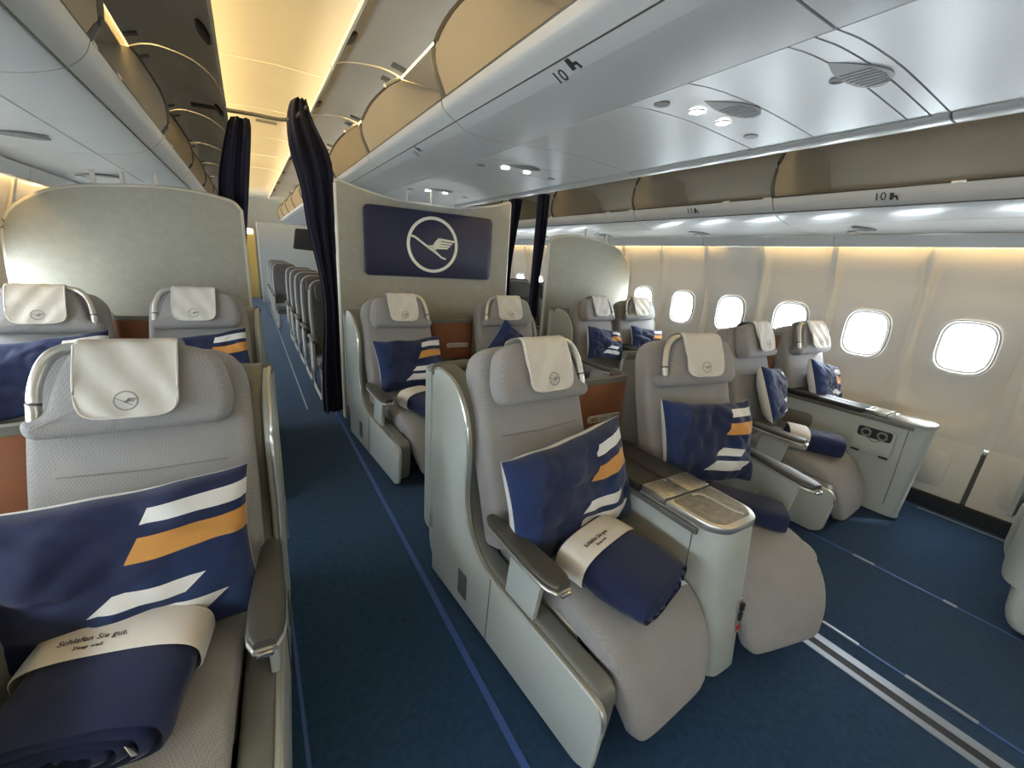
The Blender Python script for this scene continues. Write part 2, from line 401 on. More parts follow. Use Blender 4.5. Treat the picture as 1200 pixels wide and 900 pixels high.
for s, side in ((1, 'right'), (-1, 'left')):
    P = [(2.73, 1.80), (2.76, 1.95), (2.72, 2.2), (2.55, 2.6), (2.1, 2.95), (1.2, 3.12)]
    rs = [[Vector((XC+s*b, Y0, z)), Vector((XC+s*b, Y1, z))] for b, z in P]
    rs2 = [[Vector((XC+s*(b+.03), Y1, z+.03)), Vector((XC+s*(b+.03), Y0, z+.03))] for b, z in P]
    wall = struct('wall_'+side, rings([a+b for a, b in zip(rs, rs2)], cap=True, angle=60), 'bin')
    pm, fm, gm = panel_mesh(s), winframe_mesh(s), pane_mesh(s)
    gk, rm = ring_mesh(s, .1535, .1855, -.016, .0045), ring_mesh(s, .137, .169, .000, .0075)
    # cove moulding strip and dado pieces
    mould = prism([(s*2.585, 1.878), (s*2.60, 1.80), (s*2.618, 1.796), (s*2.628, 1.80), (s*2.612, 1.88)], -PW/2+.003, PW/2-.003, 'y')
    rib = prism(round_poly([(s*(bprof(z)+dx), z) for z, dx in ((.5, -.012), (.8, -.012), (1.14, -.012), (1.5, -.012), (1.8, -.012))]+[(s*(bprof(z)+.045), z) for z in (1.8, 1.5, 1.14, .8, .5)], 0), -.022, .022, 'y')
    dado = prism([(s*2.635, .1), (s*2.69, .46), (s*2.705, .5), (s*2.78, .5), (s*2.78, .1)], -PW/2+.012, PW/2-.012, 'y', bev=.006)
    inset = prism(round_poly([(-.46, .16), (.46, .16), (.46, .42), (-.46, .42)], .05), 0, .006, 'x', bev=.003)
    for v in inset.vertices: v.co.x = s*(2.635+(v.co.z-.1)*.1528-v.co.x*2-.001)
    gapm = prism([(s*2.645, .1), (s*2.70, .46), (s*2.80, .5), (s*2.80, .1)], -.014, .014, 'y')
    kick = box(-.03, .03, -PW/2, PW/2, 0, .1)
    ny = int((Y1-Y0)/PW)+1
    y = .5625+PW/2
    k0 = math.floor((Y0-.5625)/PW); 
    for k in range(k0, math.ceil((Y1-.5625)/PW)):
        yc = .5625+PW*(k+.5)
        if yc-PW/2 > Y1-.2: break
        put('sidewall_panel', pm, 'wall', wall, (XC, yc, 0))
        put('cove_moulding', mould, 'bin', wall, (XC, yc, 0))
        put('panel_joint', rib, 'wall', wall, (XC, yc-PW/2, 0))
        put('dado_panel', dado, 'dado', wall, (XC, yc, 0))
        put('kick_strip', kick, 'rail_dark', wall, (XC+s*2.63, yc, 0))
        put('dado_joint', gapm, 'seam', wall, (XC, yc-PW/2, 0))
        for c in (-.2975, .2975):
            if not (Y0+.3 < yc+c < Y1-.3): continue
            wn += 1
            wf = struct('window_%d' % wn, fm, 'win_frame', loc=(XC, yc+c, 0))
            put('window_pane', gm, 'pane', wf); put('window_gasket', gk, 'trim_soft', wf); put('window_rim', rm, 'rim_white', wf)
            if yc < 9:
                pl = area('window_portal', (XC+s*(bprof(WZ)+.14), yc+c, WZ), (0, 0, 0), .36, .30, 1, (1, 1, 1)); pl.data.cycles.is_portal = True
                aim(pl, (-s, 0, 0))
    if s > 0:
        for k in (-1, 0, 1):
            put('dado_inset', inset, 'dado', wall, (XC, .5625+PW*(k+.5), 0))
# ceiling: hull top + arched panels over each aisle
ceil = struct('ceiling', box(XC-1.25, XC+1.25, Y0, Y1, 3.11, 3.15), 'bin')
cp = [(-.75, 2.60), (-.55, 2.67), (-.3, 2.735), (0, 2.785), (.3, 2.80), (.6, 2.795), (.9, 2.775), (1.2, 2.765), (1.45, 2.765)]
def ceil_mesh(s, L):
    pts = [(XC+s*(XC-x), z) for x, z in cp] if s > 0 else [(x, z) for x, z in cp]
    poly = pts+[(x, z+.02) for x, z in pts[::-1]]
    return prism(poly, -L/2, L/2, 'y')
for s in (-1, 1):
    for y in [Y0+.65+1.3*k for k in range(15)]:
        put('ceiling_panel', ceil_mesh(s, 1.292), 'ceiling', ceil, (0, y-.27, 0))
        if .5 < y < 9 and s < 0:
            put('ceiling_joint', prism([(x, z-.004) for x, z in cp]+[(x, z+.01) for x, z in cp[::-1]], -.012, .012, 'y'), 'ceiling', ceil, (0, y-.27+.65, 0))
put('ceiling_vent', box(.20, .40, 5.86, 5.95, 2.786, 2.796, .003), 'grille', ceil)
struct('wall_front', box(XC-2.9, XC+2.9, Y0-.06, Y0, 0, 3.15), 'greige')
struct('wall_back', box(XC-2.9, XC+2.9, Y1, Y1+.06, 0, 3.15), 'panel_far')

# ================================================================== OVERHEAD BINS
def sheet(P, t, y0, y1, inward=1, bev=0):
    """thin curved sheet following the 2D path P=(x,z), thickness t to its left, extruded in y"""
    V = [Vector(p) for p in P]; off = []
    for i in range(len(V)):
        d = (V[min(i+1, len(V)-1)]-V[max(i-1, 0)]).normalized(); off.append(V[i]+Vector((-d.y, d.x))*t*inward)
    return prism([tuple(v) for v in V]+[tuple(v) for v in off[::-1]], y0, y1, 'y', angle=50)
def label_text(txt, parent, loc, rot, size=.05):
    o = put('row_number', text_mesh(txt, size), 'ink', parent, loc, rot)
    return o
SEATICON = prism([(0, 0), (.018, 0), (.018, .012), (.03, .012), (.036, -.006), (.044, -.002), (.036, .022), (.022, .022), (.018, .04), (0, .04)], 0, .0006, 'z')

def bin_side(name, s, y0, y1, label, group, num=None):
    t = thing(name, label, 'overhead bin', (0, 0, 0), 0, group)
    X = lambda b: XC+s*b
    P = [tuple(v) for v in cr([(1.805, 2.067), (1.826, 2.02), (1.878, 1.975), (1.97, 1.94), (2.1, 1.916)], 12)]
    put('bin_lip', sheet([(X(b), z) for b, z in P], .014, y0+.004, y1-.004, s), 'bin', t)
    P2 = [(2.106, 1.915), (2.35, 1.896), (2.61, 1.885), (2.66, 1.93)]
    put('service_panel', sheet([(X(b), z) for b, z in P2], .014, y0+.002, y1-.002, s), 'bin_psu', t)
    Pi = [(1.835, 2.064), (1.87, 2.03), (1.95, 2.0), (2.55, 1.96), (2.61, 2.0), (2.61, 2.2), (2.45, 2.42), (1.93, 2.47)]
    put('bin_liner', sheet([(X(b), z) for b, z in Pi], .01, y0+.012, y1-.012, s), 'bin_in', t)
    arc = [tuple(v) for v in cr([(1.812, 2.072), (1.774, 2.144), (1.786, 2.27), (1.862, 2.42), (1.896, 2.464)], 14)]
    D = arc+[(2.42, 2.44), (2.6, 2.2), (2.6, 2.0), (2.54, 1.965), (1.95, 2.005), (1.86, 2.04)]
    put('end_wall', prism([(X(b), z) for b, z in D], y1-.012, y1+.012, 'y'), 'bin_in', t)
    put('end_wall_edge', tube([(X(b), y1, z) for b, z in arc], .013, 6), 'bin_edge', t)
    door = [tuple(v) for v in cr([(1.896, 2.472), (1.84, 2.497), (1.764, 2.507), (1.63, 2.482), (1.54, 2.42), (1.50, 2.36)], 14)]
    d = put('bin_door', sheet([(X(b), z) for b, z in door], .016, y0+.012, y1-.012, -s), 'bin_door', t)
    ym = (y0+y1)/2
    put('door_latch', xform(pad(round_poly([(-.07, -.035), (.07, -.035), (.07, .035), (-.07, .035)], .03), .02, .008, lambda u, v, n: (v, u, n)), Matrix.Translation((X(1.535), ym, 2.40)) @ Matrix.Rotation(s*R(-52), 4, 'Y')), 'bin_edge', t)
    for yy in (y0+.16, y1-.16):
        put('door_hinge', xform(box(-.03, .03, -.018, .018, -.005, .005, .002), Matrix.Translation((X(1.86), yy, 2.482)) @ Matrix.Rotation(s*R(20), 4, 'Y')), 'grille', t)
        put('lip_catch', box(X(1.812)-.01, X(1.812)+.01, yy+.2-.03, yy+.2+.03, 2.064, 2.078, .003), 'satin', t)
    put('lip_edge', tube([(X(1.81), y0+.004, 2.07), (X(1.81), y1-.004, 2.07)], .007, 6), 'bin_edge', t)
    put('lip_groove', box(X(1.872)-.002, X(1.872)+.002, y0+.004, y1-.004, 1.973, 1.980), 'seam', t)
    if num:
        rot = Matrix(((0, -s*.5, s*-.866) if False else (0, 0, 0),)*3) if False else None
        put('row_number', xform(text_mesh(num, .065), Matrix.Translation((X(1.819), ym+.03, 2.024)) @ face_m((-s, 0, -.45))), 'ink', t)
        put('seat_icon', xform(SEATICON.copy(), Matrix.Translation((X(1.819), ym-.02, 2.004)) @ face_m((-s, 0, -.45))), 'ink', t)
    # grille and lamps on the service panel
    for k, yy in enumerate((ym+.25,)):
        put('air_grille', xform(leaf(), Matrix.Translation((X(2.3), yy, 1.894))), 'grille', t)
        put('reading_light', xform(disc(.028, .006), Matrix.Translation((X(2.42), yy+.12, 1.884))), 'satin', t)
    return t
def face_m(n):
    """rotation taking +z to n with text reading upright (y up-ish)"""
    n = Vector(n).normalized(); up = Vector((0, 0, 1)); x = up.cross(n).normalized(); y = n.cross(x)
    return Matrix((x, y, n)).transposed().to_4x4()
def disc(r, h, n=20):
    return prism([(r*math.cos(2*math.pi*k/n), r*math.sin(2*math.pi*k/n)) for k in range(n)], -h, h, 'z', bev=h*.4, seg=1)
def leaf():
    pts = cr([(-.13, .03), (-.02, .055), (.09, .045), (.13, .0), (.07, -.05), (0, -.045), (-.07, -.01), (-.13, .03)], 26)[:-1]
    mes = [prism([tuple(p) for p in pts], -.002, .006, 'z')]
    for k in range(7):
        u = -.02+.02*k; mes.append(box(u, u+.006, -.04+.003*abs(k-3), .045-.006*max(0, k-3), -.004, -.002))
    return join(*mes)

PB = 1.37
kl = 0
for k in range(-2, 9):
    y0 = 2.0+PB*(k-1); 
    num = {0: None}.get(k, None)
    bin_side('overhead_bin', -1, y0, y0+PB, ('open overhead bin above the seat with the widest pillow, dark door raised' if k <= 0 else 'open overhead bin in front of the rounded divider top, dark door raised' if k == 1 else 'open overhead bin receding beyond the first curtain, along the window side'), 'bins over the window seats beside the lit ceiling')
for k in range(-2, 9):
    y0 = 1.87+1.33*(k-1)
    near = (k == 0)
    bin_side('overhead_bin', 1, y0, y0+1.33, ('open overhead bin numbered 10 with beige lining above the windows' if near else 'open overhead bin numbered 11 with beige lining above the windows' if k == 1 else 'open overhead bin before the one numbered 10 above the windows' if k < 0 else 'open overhead bin above the windows beyond the narrow curtains'), 'bins above the bright windows', '10' if near else ('11' if k == 1 else None))

def bin_centre(y0, y1, label, group, num=None, detail=0):
    t = thing('overhead_bin', label, 'overhead bin', (0, 0, 0), 0, group)
    ym = (y0+y1)/2; M = lambda x: 2*XC-x
    L = [tuple(v) for v in cr([(.776, 2.152), (.788, 2.122), (.83, 2.095), (.87, 2.072), (.915, 2.056), (1.0, 2.048), (1.164, 2.047)], 18)]
    put('bin_lip', sheet(L[:11], .014, y0+.004, y1-.004, -1 if False else 1), 'bin', t)
    put('bin_underside', sheet(L[10:], .014, y0+.004, y1-.004, 1), 'bin', t)
    psu = [tuple(v) for v in cr([(1.172, 2.048), (1.3, 2.062), (1.5, 2.068), (1.7, 2.061), (1.935, 2.048)], 14)]
    Rr = [tuple(v) for v in cr([(1.942, 2.044), (1.965, 2.034), (2.01, 2.032), (2.07, 2.052), (2.11, 2.10), (2.124, 2.152)], 16)]
    put('bin_lip', sheet(Rr, .014, y0+.004, y1-.004, 1), 'bin', t)
    seams = [y0]+([y0+.10, y0+.19] if detail else [])+[y0+.38, y0+.63, y1]
    if detail: seams = sorted(set([y0, .655, .715, 1.0, 1.25, y1]))
    for a, b in zip(seams, seams[1:]):
        put('service_panel', sheet(psu, .012, a+.003, b-.003, 1), 'bin_psu', t)
    put('panel_backing', box(1.0, 1.95, y0, y1, 2.085, 2.09), 'seam', t)
    gy = 1.055 if detail else y0+.45
    put('air_grille', xform(leaf(), Matrix.Translation((1.49, gy, 2.066))), 'grille', t)
    for (x, yy, r, m) in ((1.42, gy+.10, .030, 'lamp_glow'), (1.585, gy+.105, .026, 'lamp_glow'), (1.79, gy+.118, .034, 'grille'), (1.262, gy+.123, .034, 'grille')):
        put('reading_light' if m == 'lamp_glow' else 'call_speaker', xform(disc(r*.8, .0025), Matrix.Translation((x, yy, 2.061 if 1.3 < x < 1.7 else 2.056))), m, t)
        if m == 'lamp_glow': put('light_rim', xform(tube([(math.cos(a*math.pi/8)*(r*.8+.006), math.sin(a*math.pi/8)*(r*.8+.006), 0) for a in range(17)], .003, 6), Matrix.Translation((x, yy, 2.060))), 'satin', t)
    if detail:
        put('air_grille', xform(leaf(), Matrix.Translation((1.49, .685, 2.066))), 'grille', t)
        put('call_speaker', xform(tube([(math.cos(a*math.pi/8)*.018, math.sin(a*math.pi/8)*.018, 0) for a in range(17)], .003, 6), Matrix.Translation((1.502, .75, 2.066))), 'grille', t)
    for s in (-1, 1):
        X = (lambda x: x) if s < 0 else M
        arc = [tuple(v) for v in cr([(.795, 2.158), (.742, 2.28), (.75, 2.36), (.815, 2.48), (.924, 2.598), (1.015, 2.66)], 16)]
        D = arc+[(1.44, 2.66), (1.44, 2.10), (.9, 2.10)]
        put('end_wall', prism([(X(x), z) for x, z in D], y1-.012, y1+.012, 'y'), 'bin_in', t)
        put('end_wall_edge', tube([(X(x), y1, z) for x, z in arc], .014, 6), 'bin_edge', t)
        put('bin_liner', sheet([(X(x), z) for x, z in [(.81, 2.15), (.87, 2.11), (1.40, 2.11), (1.435, 2.15), (1.435, 2.62), (1.40, 2.665), (1.02, 2.672)]], .008, y0+.012, y1-.012, -s), 'bin_in', t)
        door = [tuple(v) for v in cr([(1.012, 2.675), (.96, 2.69), (.86, 2.70), (.70, 2.685), (.60, 2.655), (.568, 2.625)], 14)]
        put('bin_door', sheet([(X(x), z) for x, z in door], .018, y0+.012, y1-.012, s), 'bin_door', t)
        put('door_lip', tube([(X(.572), y0+.014, 2.63), (X(.572), y1-.014, 2.63)], .014, 6), 'ceiling', t)
        put('door_latch', xform(pad(round_poly([(-.07, -.03), (.07, -.03), (.07, .03), (-.07, .03)], .028), .022, .008, lambda u, v, n: (v, u, n)), Matrix.Translation((X(.60), ym+.25, 2.645)) @ Matrix.Rotation(s*R(28), 4, 'Y')), 'bin_edge', t)
        for yy in (y0+.13, y1-.13):
            put('door_hinge', xform(box(-.045, .045, -.03, .03, -.006, .006, .003), Matrix.Translation((X(.96), yy, 2.682)) @ Matrix.Rotation(-s*R(12), 4, 'Y')), 'grille', t)
        put('door_stay', tube([(X(.86), y1-.16, 2.55), (X(.98), y1-.03, 2.655)], .012, 8), 'cover_hem', t)
        put('lip_edge', tube([(X(.782), y0+.004, 2.156), (X(.782), y1-.004, 2.156)], .008, 6), 'bin_edge', t)
        for yy in (ym-.09, ym+.05):
            put('lip_catch', box(X(.795)-.016, X(.795)+.016, yy-.022, yy+.022, 2.146, 2.166, .004), 'satin', t)
    put('lip_groove', tube([(.845, y0+.004, 2.0865), (.845, y1-.004, 2.0865)], .003, 5), 'seam', t)
    if num:
        n = face_m((-.45, 0, -.89))
        put('row_number', xform(text_mesh(num, .06), Matrix.Translation((.884, ym-.04, 2.0645)) @ n), 'ink', t)
        put('seat_icon', xform(SEATICON.copy(), Matrix.Translation((.884, ym-.10, 2.0645)) @ n), 'ink', t)
    return t
for k in range(-2, 9):
    y0 = .62+PB*k if k >= 0 else .60+PB*k
    y0 = .61+PB*k
    bin_centre(y0, y0+PB, ('open middle overhead bin numbered 10 with reading lamps underneath, beside the lit ceiling' if k == 0 else 'open middle overhead bin numbered 11 ending above the logo divider' if k == 1 else 'middle overhead bin before the one numbered 10, smooth underside' if k < 0 else 'open middle overhead bin beyond the logo divider, over the economy seats'), 'bins along the cabin middle', '10' if k == 0 else ('11' if k == 1 else None), 1 if k == 0 else 0)

# ================================================================== BULKHEADS AND CURTAINS
def bulkhead(name, pts, y, label, cat='partition'):
    t = thing(name, label, cat, (sum(p[0] for p in pts)/len(pts), y, 0))
    ox = t.location.x
    Q = [(a-ox, z) for a, z in pts]
    put('panel', prism(Q, -.02, .02, 'y'), 'greige', t)
    put('edge_trim', tube([(a, 0, z) for a, z in Q], .020, 8), 'greige_edge', t)
    return t
YB = 3.93
t = bulkhead('bulkhead', round_poly([(.655, .02), (.655, 2.04), (.83, 1.995), (1.11, 1.945), (1.42, 1.94), (1.75, 1.945), (2.12, 2.01), (2.28, 2.067), (2.28, .02)], [.01, .02, .08, .1, .1, .1, .1, .02, .01]), YB, 'beige cabin divider carrying the navy logo board, behind the middle seat pair')
ox = t.location.x
lp = put('logo_board', xform(prism(round_poly([(-.61, -.287), (.61, -.287), (.61, .287), (-.61, .287)], .045), -.03, 0, 'y', bev=.006), Matrix.Translation((1.465-ox, -.02, 1.602))), 'logo_blue', t, label='navy board with the crane emblem')
put('emblem', xform(EMB.copy(), Matrix.Translation((1.465-ox, -.05, 1.605)) @ Matrix.Rotation(R(90), 4, 'X') @ Matrix.Diagonal((.245, .245, .2, 1))), 'logo_cream', lp)
put('shadow_ledge', box(.70-ox, 2.26-ox, -.026, -.02, 1.285, 1.30), 'greige', t)  # raised strip added to shape the soft shadow line across the divider
for s, lab in ((-1, 'beige rounded half height divider behind the window seats with warm light on its corner'), (1, 'beige rounded divider beside the bright sidewall windows, behind two grey seats')):
    X = lambda x: x if s < 0 else 2*XC-.045-x
    pts = [(-.02, .02), (-.02, 1.74), (-.10, 1.80), (-.42, 1.835), (-.85, 1.79), (-1.08, 1.72), (-1.26, 1.56), (-1.30, 1.3), (-1.30, .9), (-1.24, .5), (-1.18, .02)]
    pts = pts[:2]+[tuple(v) for v in cr(pts[1:], 40)][1:]
    bulkhead('bulkhead', [(X(x), z) for x, z in pts], 4.03, lab)
# three grab tubes between the side dividers and the bins
for s in (-1, 1):
    for b, zz in ((1.95, 1.80), (2.13, 1.80), (2.28, 1.76)):
        o = put('divider_post', tube([(XC+s*b, 4.05, zz), (XC+s*b, 4.05, 1.93)], .014, 8), 'greige_edge', label='short post joining the side divider to the bin above', category='post', group='posts on top of the side dividers')
for x in (1.24, 1.46, 1.67):
    put('divider_post', tube([(x, YB, 1.92), (x, YB, 2.055)], .009, 8), 'greige_edge', label='short post joining the logo divider to the bin above', category='post', group='posts on top of the logo divider')
def curtain(label, prof, y, folds, amp, seed, n=60):
    """prof: list of (z, xleft, xright)"""
    rows = cr([(z, a, b) for z, a, b in prof], 26); th = .012; rs = []
    for side in (0, 1):
        pass
    vs = []; fs = []; m = n+1
    for sd in (0, 1):
        for (z, a, b) in rows:
            for i in range(m):
                u = i/n; ph = 2*math.pi*folds*u+seed
                off = amp*(math.sin(ph)+.35*math.sin(2.3*ph+1+z*2))
                vs.append((a+(b-a)*(u+.012*math.cos(ph)), y+off+(th if sd else 0), z+.012*math.sin(ph*1.3)*(1 if z < .3 else 0)))
    rr = len(rows); o2 = rr*m
    for r in range(rr-1):
        for i in range(n):
            q = (r*m+i, r*m+i+1, (r+1)*m+i+1, (r+1)*m+i); fs.append(q); fs.append(tuple(x+o2 for x in q[::-1]))
    for r in range(rr-1):
        fs.append((r*m, (r+1)*m, o2+(r+1)*m, o2+r*m)); fs.append((r*m+n, o2+r*m+n, o2+(r+1)*m+n, (r+1)*m+n))
    return put('curtain', mesh('curtain', vs, fs, True, angle=80), 'curtain', label=label, category='curtain')
curtain('dark navy curtain gathered between the beige half height divider and the lit aisle', [(2.40, -.02, .10), (2.30, -.06, .10), (1.9, -.15, .05), (1.5, -.13, .0), (1.0, -.13, -.04), (.05, -.13, -.04)], 4.13, 2, .022, .4)
curtain('long navy curtain sweeping down beside the logo divider to the carpet', [(2.60, .415, .49), (2.56, .375, .50), (2.43, .345, .54), (2.22, .352, .645), (1.98, .41, .66), (1.64, .445, .65), (1.3, .51, .65), (1.0, .535, .655), (.6, .505, .655), (.3, .488, .655), (.03, .485, .66)], 4.06, 2.5, .020, 1.1)
curtain('navy curtain hanging against the far edge of the logo divider', [(2.14, 2.38, 2.52), (1.8, 2.36, 2.47), (1.4, 2.33, 2.42), (.9, 2.32, 2.42), (.05, 2.32, 2.44)], 4.08, 3, .03, .2)
curtain('narrow navy curtain beside the rounded divider near the windows', [(2.24, 2.76, 2.91), (1.8, 2.76, 2.90), (1.2, 2.76, 2.84), (.05, 2.75, 2.84)], 4.13, 3, .03, 2.2)
put('curtain_rail', tube([(-.25, 4.12, 2.42), (.1, 4.1, 2.43), (.36, 4.08, 2.44), (.5, 4.07, 2.56)], .014, 8, n=20), 'trim_dark', label='curtain rail bridging the aisle under the lit ceiling', category='rail')
put('curtain_rail', tube([(2.30, 4.10, 2.17), (2.95, 4.12, 2.28)], .012, 8), 'trim_dark', label='curtain rail bridging the aisle near the windows', category='rail')

# ================================================================== BUSINESS SEATS
# local frame: the passenger faces -y, the aisle side is -x (mirrored copies for the other hand)
TH = R(20); PIV = Vector((0, -.23, .42)); DIR = Vector((0, math.sin(TH), math.cos(TH))); NRM = Vector((0, -math.cos(TH), math.sin(TH)))
def bk(u, v, n): return PIV+Vector((u, 0, 0))+DIR*v+NRM*n
HD = .08
def bh(u, v, n): return bk(u, v-HD, n)
def seat_meshes():
    S = {}
    # cushion with waterfall leg rest
    prof = cr([(-.20, .375, .25, .055), (-.42, .375, .252, .06), (-.60, .372, .252, .06), (-.72, .345, .25, .06), (-.80, .28, .242, .055), (-.85, .19, .225, .046), (-.875, .10, .195, .038)], 22)
    rs = []
    pts = [Vector((0, p[0], p[1])) for p in prof]
    for i, p in enumerate(prof):
        t = (pts[min(i+1, 21)]-pts[max(i-1, 0)]).normalized(); nn = Vector((1, 0, 0)).cross(t)
        rs.append(sring(pts[i]+Vector((.034, 0, 0)), Vector((1, 0, 0)), nn, p[2], p[3], 32, 5))
    t0 = (pts[0]-pts[1]).normalized(); t1 = (pts[-1]-pts[-2]).normalized()
    def cap(r, t): 
        c = sum(r, Vector())/len(r); return [[c+(q-c)*.9+t*.02 for q in r], [c+(q-c)*.6+t*.03 for q in r]]
    a, b = cap(rs[0], t0), cap(rs[-1], t1)
    S['seat_cushion'] = (rings(a[::-1]+rs+b, angle=60), 'fabric')
    # cushion side strip and under-box
    S['seat_base'] = (box(-.20, .22, -.68, .10, .03, .31, .02), 'black')
    S['cushion_pan'] = (prism(round_poly([(-.66, .27), (-.2, .27), (-.2, .34), (-.66, .34)], .02), -.214, .262, 'x', bev=.01), 'cream_plastic')
    # backrest
    out = round_poly([(-.275, -.02), (.275, -.02), (.272, .55), (.255, .785), (-.255, .785), (-.272, .55)], [.04, .04, .2, .13, .13, .2], 6)
    S['backrest'] = (pad(out, .13, .035, lambda u, v, n: bk(u, v, n-.015), .012), 'fabric')
    S['back_seam'] = (tube([bk(-.20, .425, .062), bk(0, .418, .064), bk(.20, .425, .062)], .0022, 5), 'stitch')
    # headrest: wide pad whose inner top corner is cut for the grab handle
    o = round_poly([(-.215, .625), (.235, .615), (.248, .668), (.195, .682), (.168, .79), (.13, .865), (-.13, .865), (-.205, .83), (-.235, .70)], [.04, .03, .03, .02, .06, .05, .09, .08, .06], 5)
    S['headrest'] = (pad(o, .10, .035, lambda u, v, n: bk(u, v-HD, n+.092), .012), 'fabric')
    S['grab_handle'] = (tube([bh(.215, .66, .115), bh(.213, .71, .118), bh(.205, .77, .12), bh(.185, .825, .12), bh(.155, .853, .12), bh(.11, .862, .115)], .0155, 10, n=22), 'satin')
    S['handle_ring'] = (tube([bh(.2135, .707, .118), bh(.2128, .714, .118)], .0168, 10), 'trim_dark')
    # headrest cover draped over the top
    path = [(.0, .80), (.02, .868), (.06, .882), (.10, .882), (.135, .872), (.150, .84), (.158, .78), (.163, .735), (.165, .69), (.165, .655)]
    P = cr(path, 30); vs = []; fs = []; nu = 20
    L = 29
    for sd in (0, 1):
        for i, (n, v) in enumerate(P):
            tt = i/L; hw = .113
            rem = (P[-1][1]-v) if i > 12 else -1
            if rem > -1 and i > 12:
                h = v-P[-1][1]
                if h < .05: hw -= .05*(1-math.sqrt(max(0, 1-((.05-h)/.05)**2)))
            hw *= (1 if i > 12 else .97)
            for j in range(nu+1):
                u = -1+2*j/nu
                wv = .0035*math.sin(7*u+3*tt*6)+.003*noise.noise(Vector((u*2.5, tt*6, 1.3)))
                vs.append(bh(.005+u*hw, v+(.003 if i < 12 else 0), n+.004+wv*(1 if i > 8 else .4)+(.005 if sd else 0)))
    o2 = len(P)*(nu+1); m = nu+1
    for i in range(L):
        for j in range(nu):
            q = (i*m+j, i*m+j+1, (i+1)*m+j+1, (i+1)*m+j); fs += [q, tuple(x+o2 for x in q[::-1])]
    for i in range(L):
        fs += [(i*m, (i+1)*m, o2+(i+1)*m, o2+i*m), (i*m+nu, o2+i*m+nu, o2+(i+1)*m+nu, (i+1)*m+nu)]
    for j in range(nu): fs += [(j, o2+j, o2+j+1, j+1), (L*m+j, L*m+j+1, o2+L*m+j+1, o2+L*m+j)]
    S['headrest_cover'] = (mesh('cover', vs, fs, True, angle=70), 'cover')
    hem = []
    for u in [-.113, ]:
        pass
    front = [(-.110, .86), (-.111, .77), (-.110, .711), (-.098, .672), (-.063, .658), (0, .657), (.063, .658), (.098, .672), (.110, .711), (.111, .77), (.110, .86)]
    S['cover_hem'] = (tube([bh(.005+u, v, .1735 if v < .8 else .160) for u, v in front], .0028, 5, n=50), 'cover_hem')
    em = EMB.copy(); em.transform(Matrix.Diagonal((.027, .027, .02, 1)))
    # face_m would do, but the cover plane follows the back's recline
    X, Yv, N = Vector((1, 0, 0)), DIR, NRM
    mt = Matrix((X, Yv, N)).transposed().to_4x4(); mt.translation = bh(.008, .702, .1775); em.transform(mt)
    S['emblem'] = (em, 'stitch')
    # aisle side panel with raised wing
    poly = round_poly([(-.86, .05), (-.885, .315), (-.24, .345), (-.13, .42), (-.085, .56), (-.095, .78), (-.065, .92), (.03, 1.03), (.19, 1.06), (.25, 1.0), (.26, .55), (.21, .30), (.21, .03), (-.80, .02)],
                      [.05, .07, .08, .1, .1, .1, .1, .12, .05, .05, .1, .1, .02, .02], 6)
    S['side_panel'] = (prism(poly, -.325, -.300, 'x', bev=.010, seg=3), 'shell')
    S['panel_edge'] = (tube([(-.322, y, z) for y, z in poly[7:-15]], .0055, 6), 'satin')
    inner = round_poly([(-.83, .05), (-.855, .325), (-.225, .355), (-.11, .43), (-.06, .56), (-.07, .78), (-.04, .92), (.05, 1.035), (.21, 1.065), (.22, .05)], [.05, .06, .08, .1, .1, .1, .1, .12, .03, .02], 6)
    S['side_frame'] = (prism(inner, -.305, -.225, 'x', bev=.018, seg=3), 'trim_mid')
    S['base_cover'] = (prism(round_poly([(.02, .03), (.30, .03), (.335, .12), (.335, .42), (.02, .42)], .05), -.29, .27, 'x', bev=.03, seg=3), 'shell')
    # access hatch seam on the panel
    S['panel_joint'] = (tube([(-.3265, -.30, .335), (-.3265, -.285, .04)], .002, 5), 'trim_dark')
    S['recess_shade'] = (box(-.330, -.31, -.13, -.05, .09, .22, .012), 'trim_dark')  # dark block stands in for the shade inside a panel recess
    # rear shell wrapping behind the back
    path = [(-.312, .225), (-.308, .27), (-.285, .325), (-.23, .355), (-.1, .365), (.12, .365)]
    C = cr([(a, b) for a, b in path], 18); rs = []
    for i, p in enumerate(C):
        d = (C[min(i+1, 17)]-C[max(i-1, 0)]).normalized(); nn = Vector((d.y, -d.x))*.022
        zt = 1.04-.03*min(1, i/8)
        rs.append([Vector((p.x, p.y, .25)), Vector((p.x-nn.x, p.y-nn.y, .25)), Vector((p.x-nn.x, p.y-nn.y, zt)), Vector((p.x, p.y, zt))])
    S['back_shell'] = (rings(rs, angle=40), 'shell')
    S['shell_trim'] = (tube([(p.x+.004, p.y-.008, 1.035-.03*min(1, i/8)) for i, p in enumerate(C)], .028, 8), 'trim_mid')
    # armrest
    ar = []
    for i in range(15):
        t = i/14; y = -.24-.41*t; hw = .028+.018*min(1, t*1.6); hz = .014
        if i == 0: hw *= .6
        if i == 14: hw *= .55
        if i == 13: hw *= .9
        ar.append(sring(Vector((-.303+.004*t, y, .565-.012*t)), Vector((1, 0, 0)), Vector((0, 0, 1)), hw, hz, 20, 3.5))
    S['armrest'] = (rings(ar, angle=50), 'arm_leather')
    at_ = []
    for i in range(15):
        t = i/14; y = -.24-.413*t; hw = .0285+.0195*min(1, t*1.6)
        if i == 0: hw *= .6
        if i == 14: hw *= .6
        if i == 13: hw *= .92
        at_.append(sring(Vector((-.303+.004*t, y, .549-.012*t)), Vector((1, 0, 0)), Vector((0, 0, 1)), hw, .009, 20, 3.5))
    S['armrest_trim'] = (rings(at_, angle=50), 'satin')
    S['armrest_button'] = (box(-.318, -.28, -.668, -.648, .528, .542, .005), 'chrome')
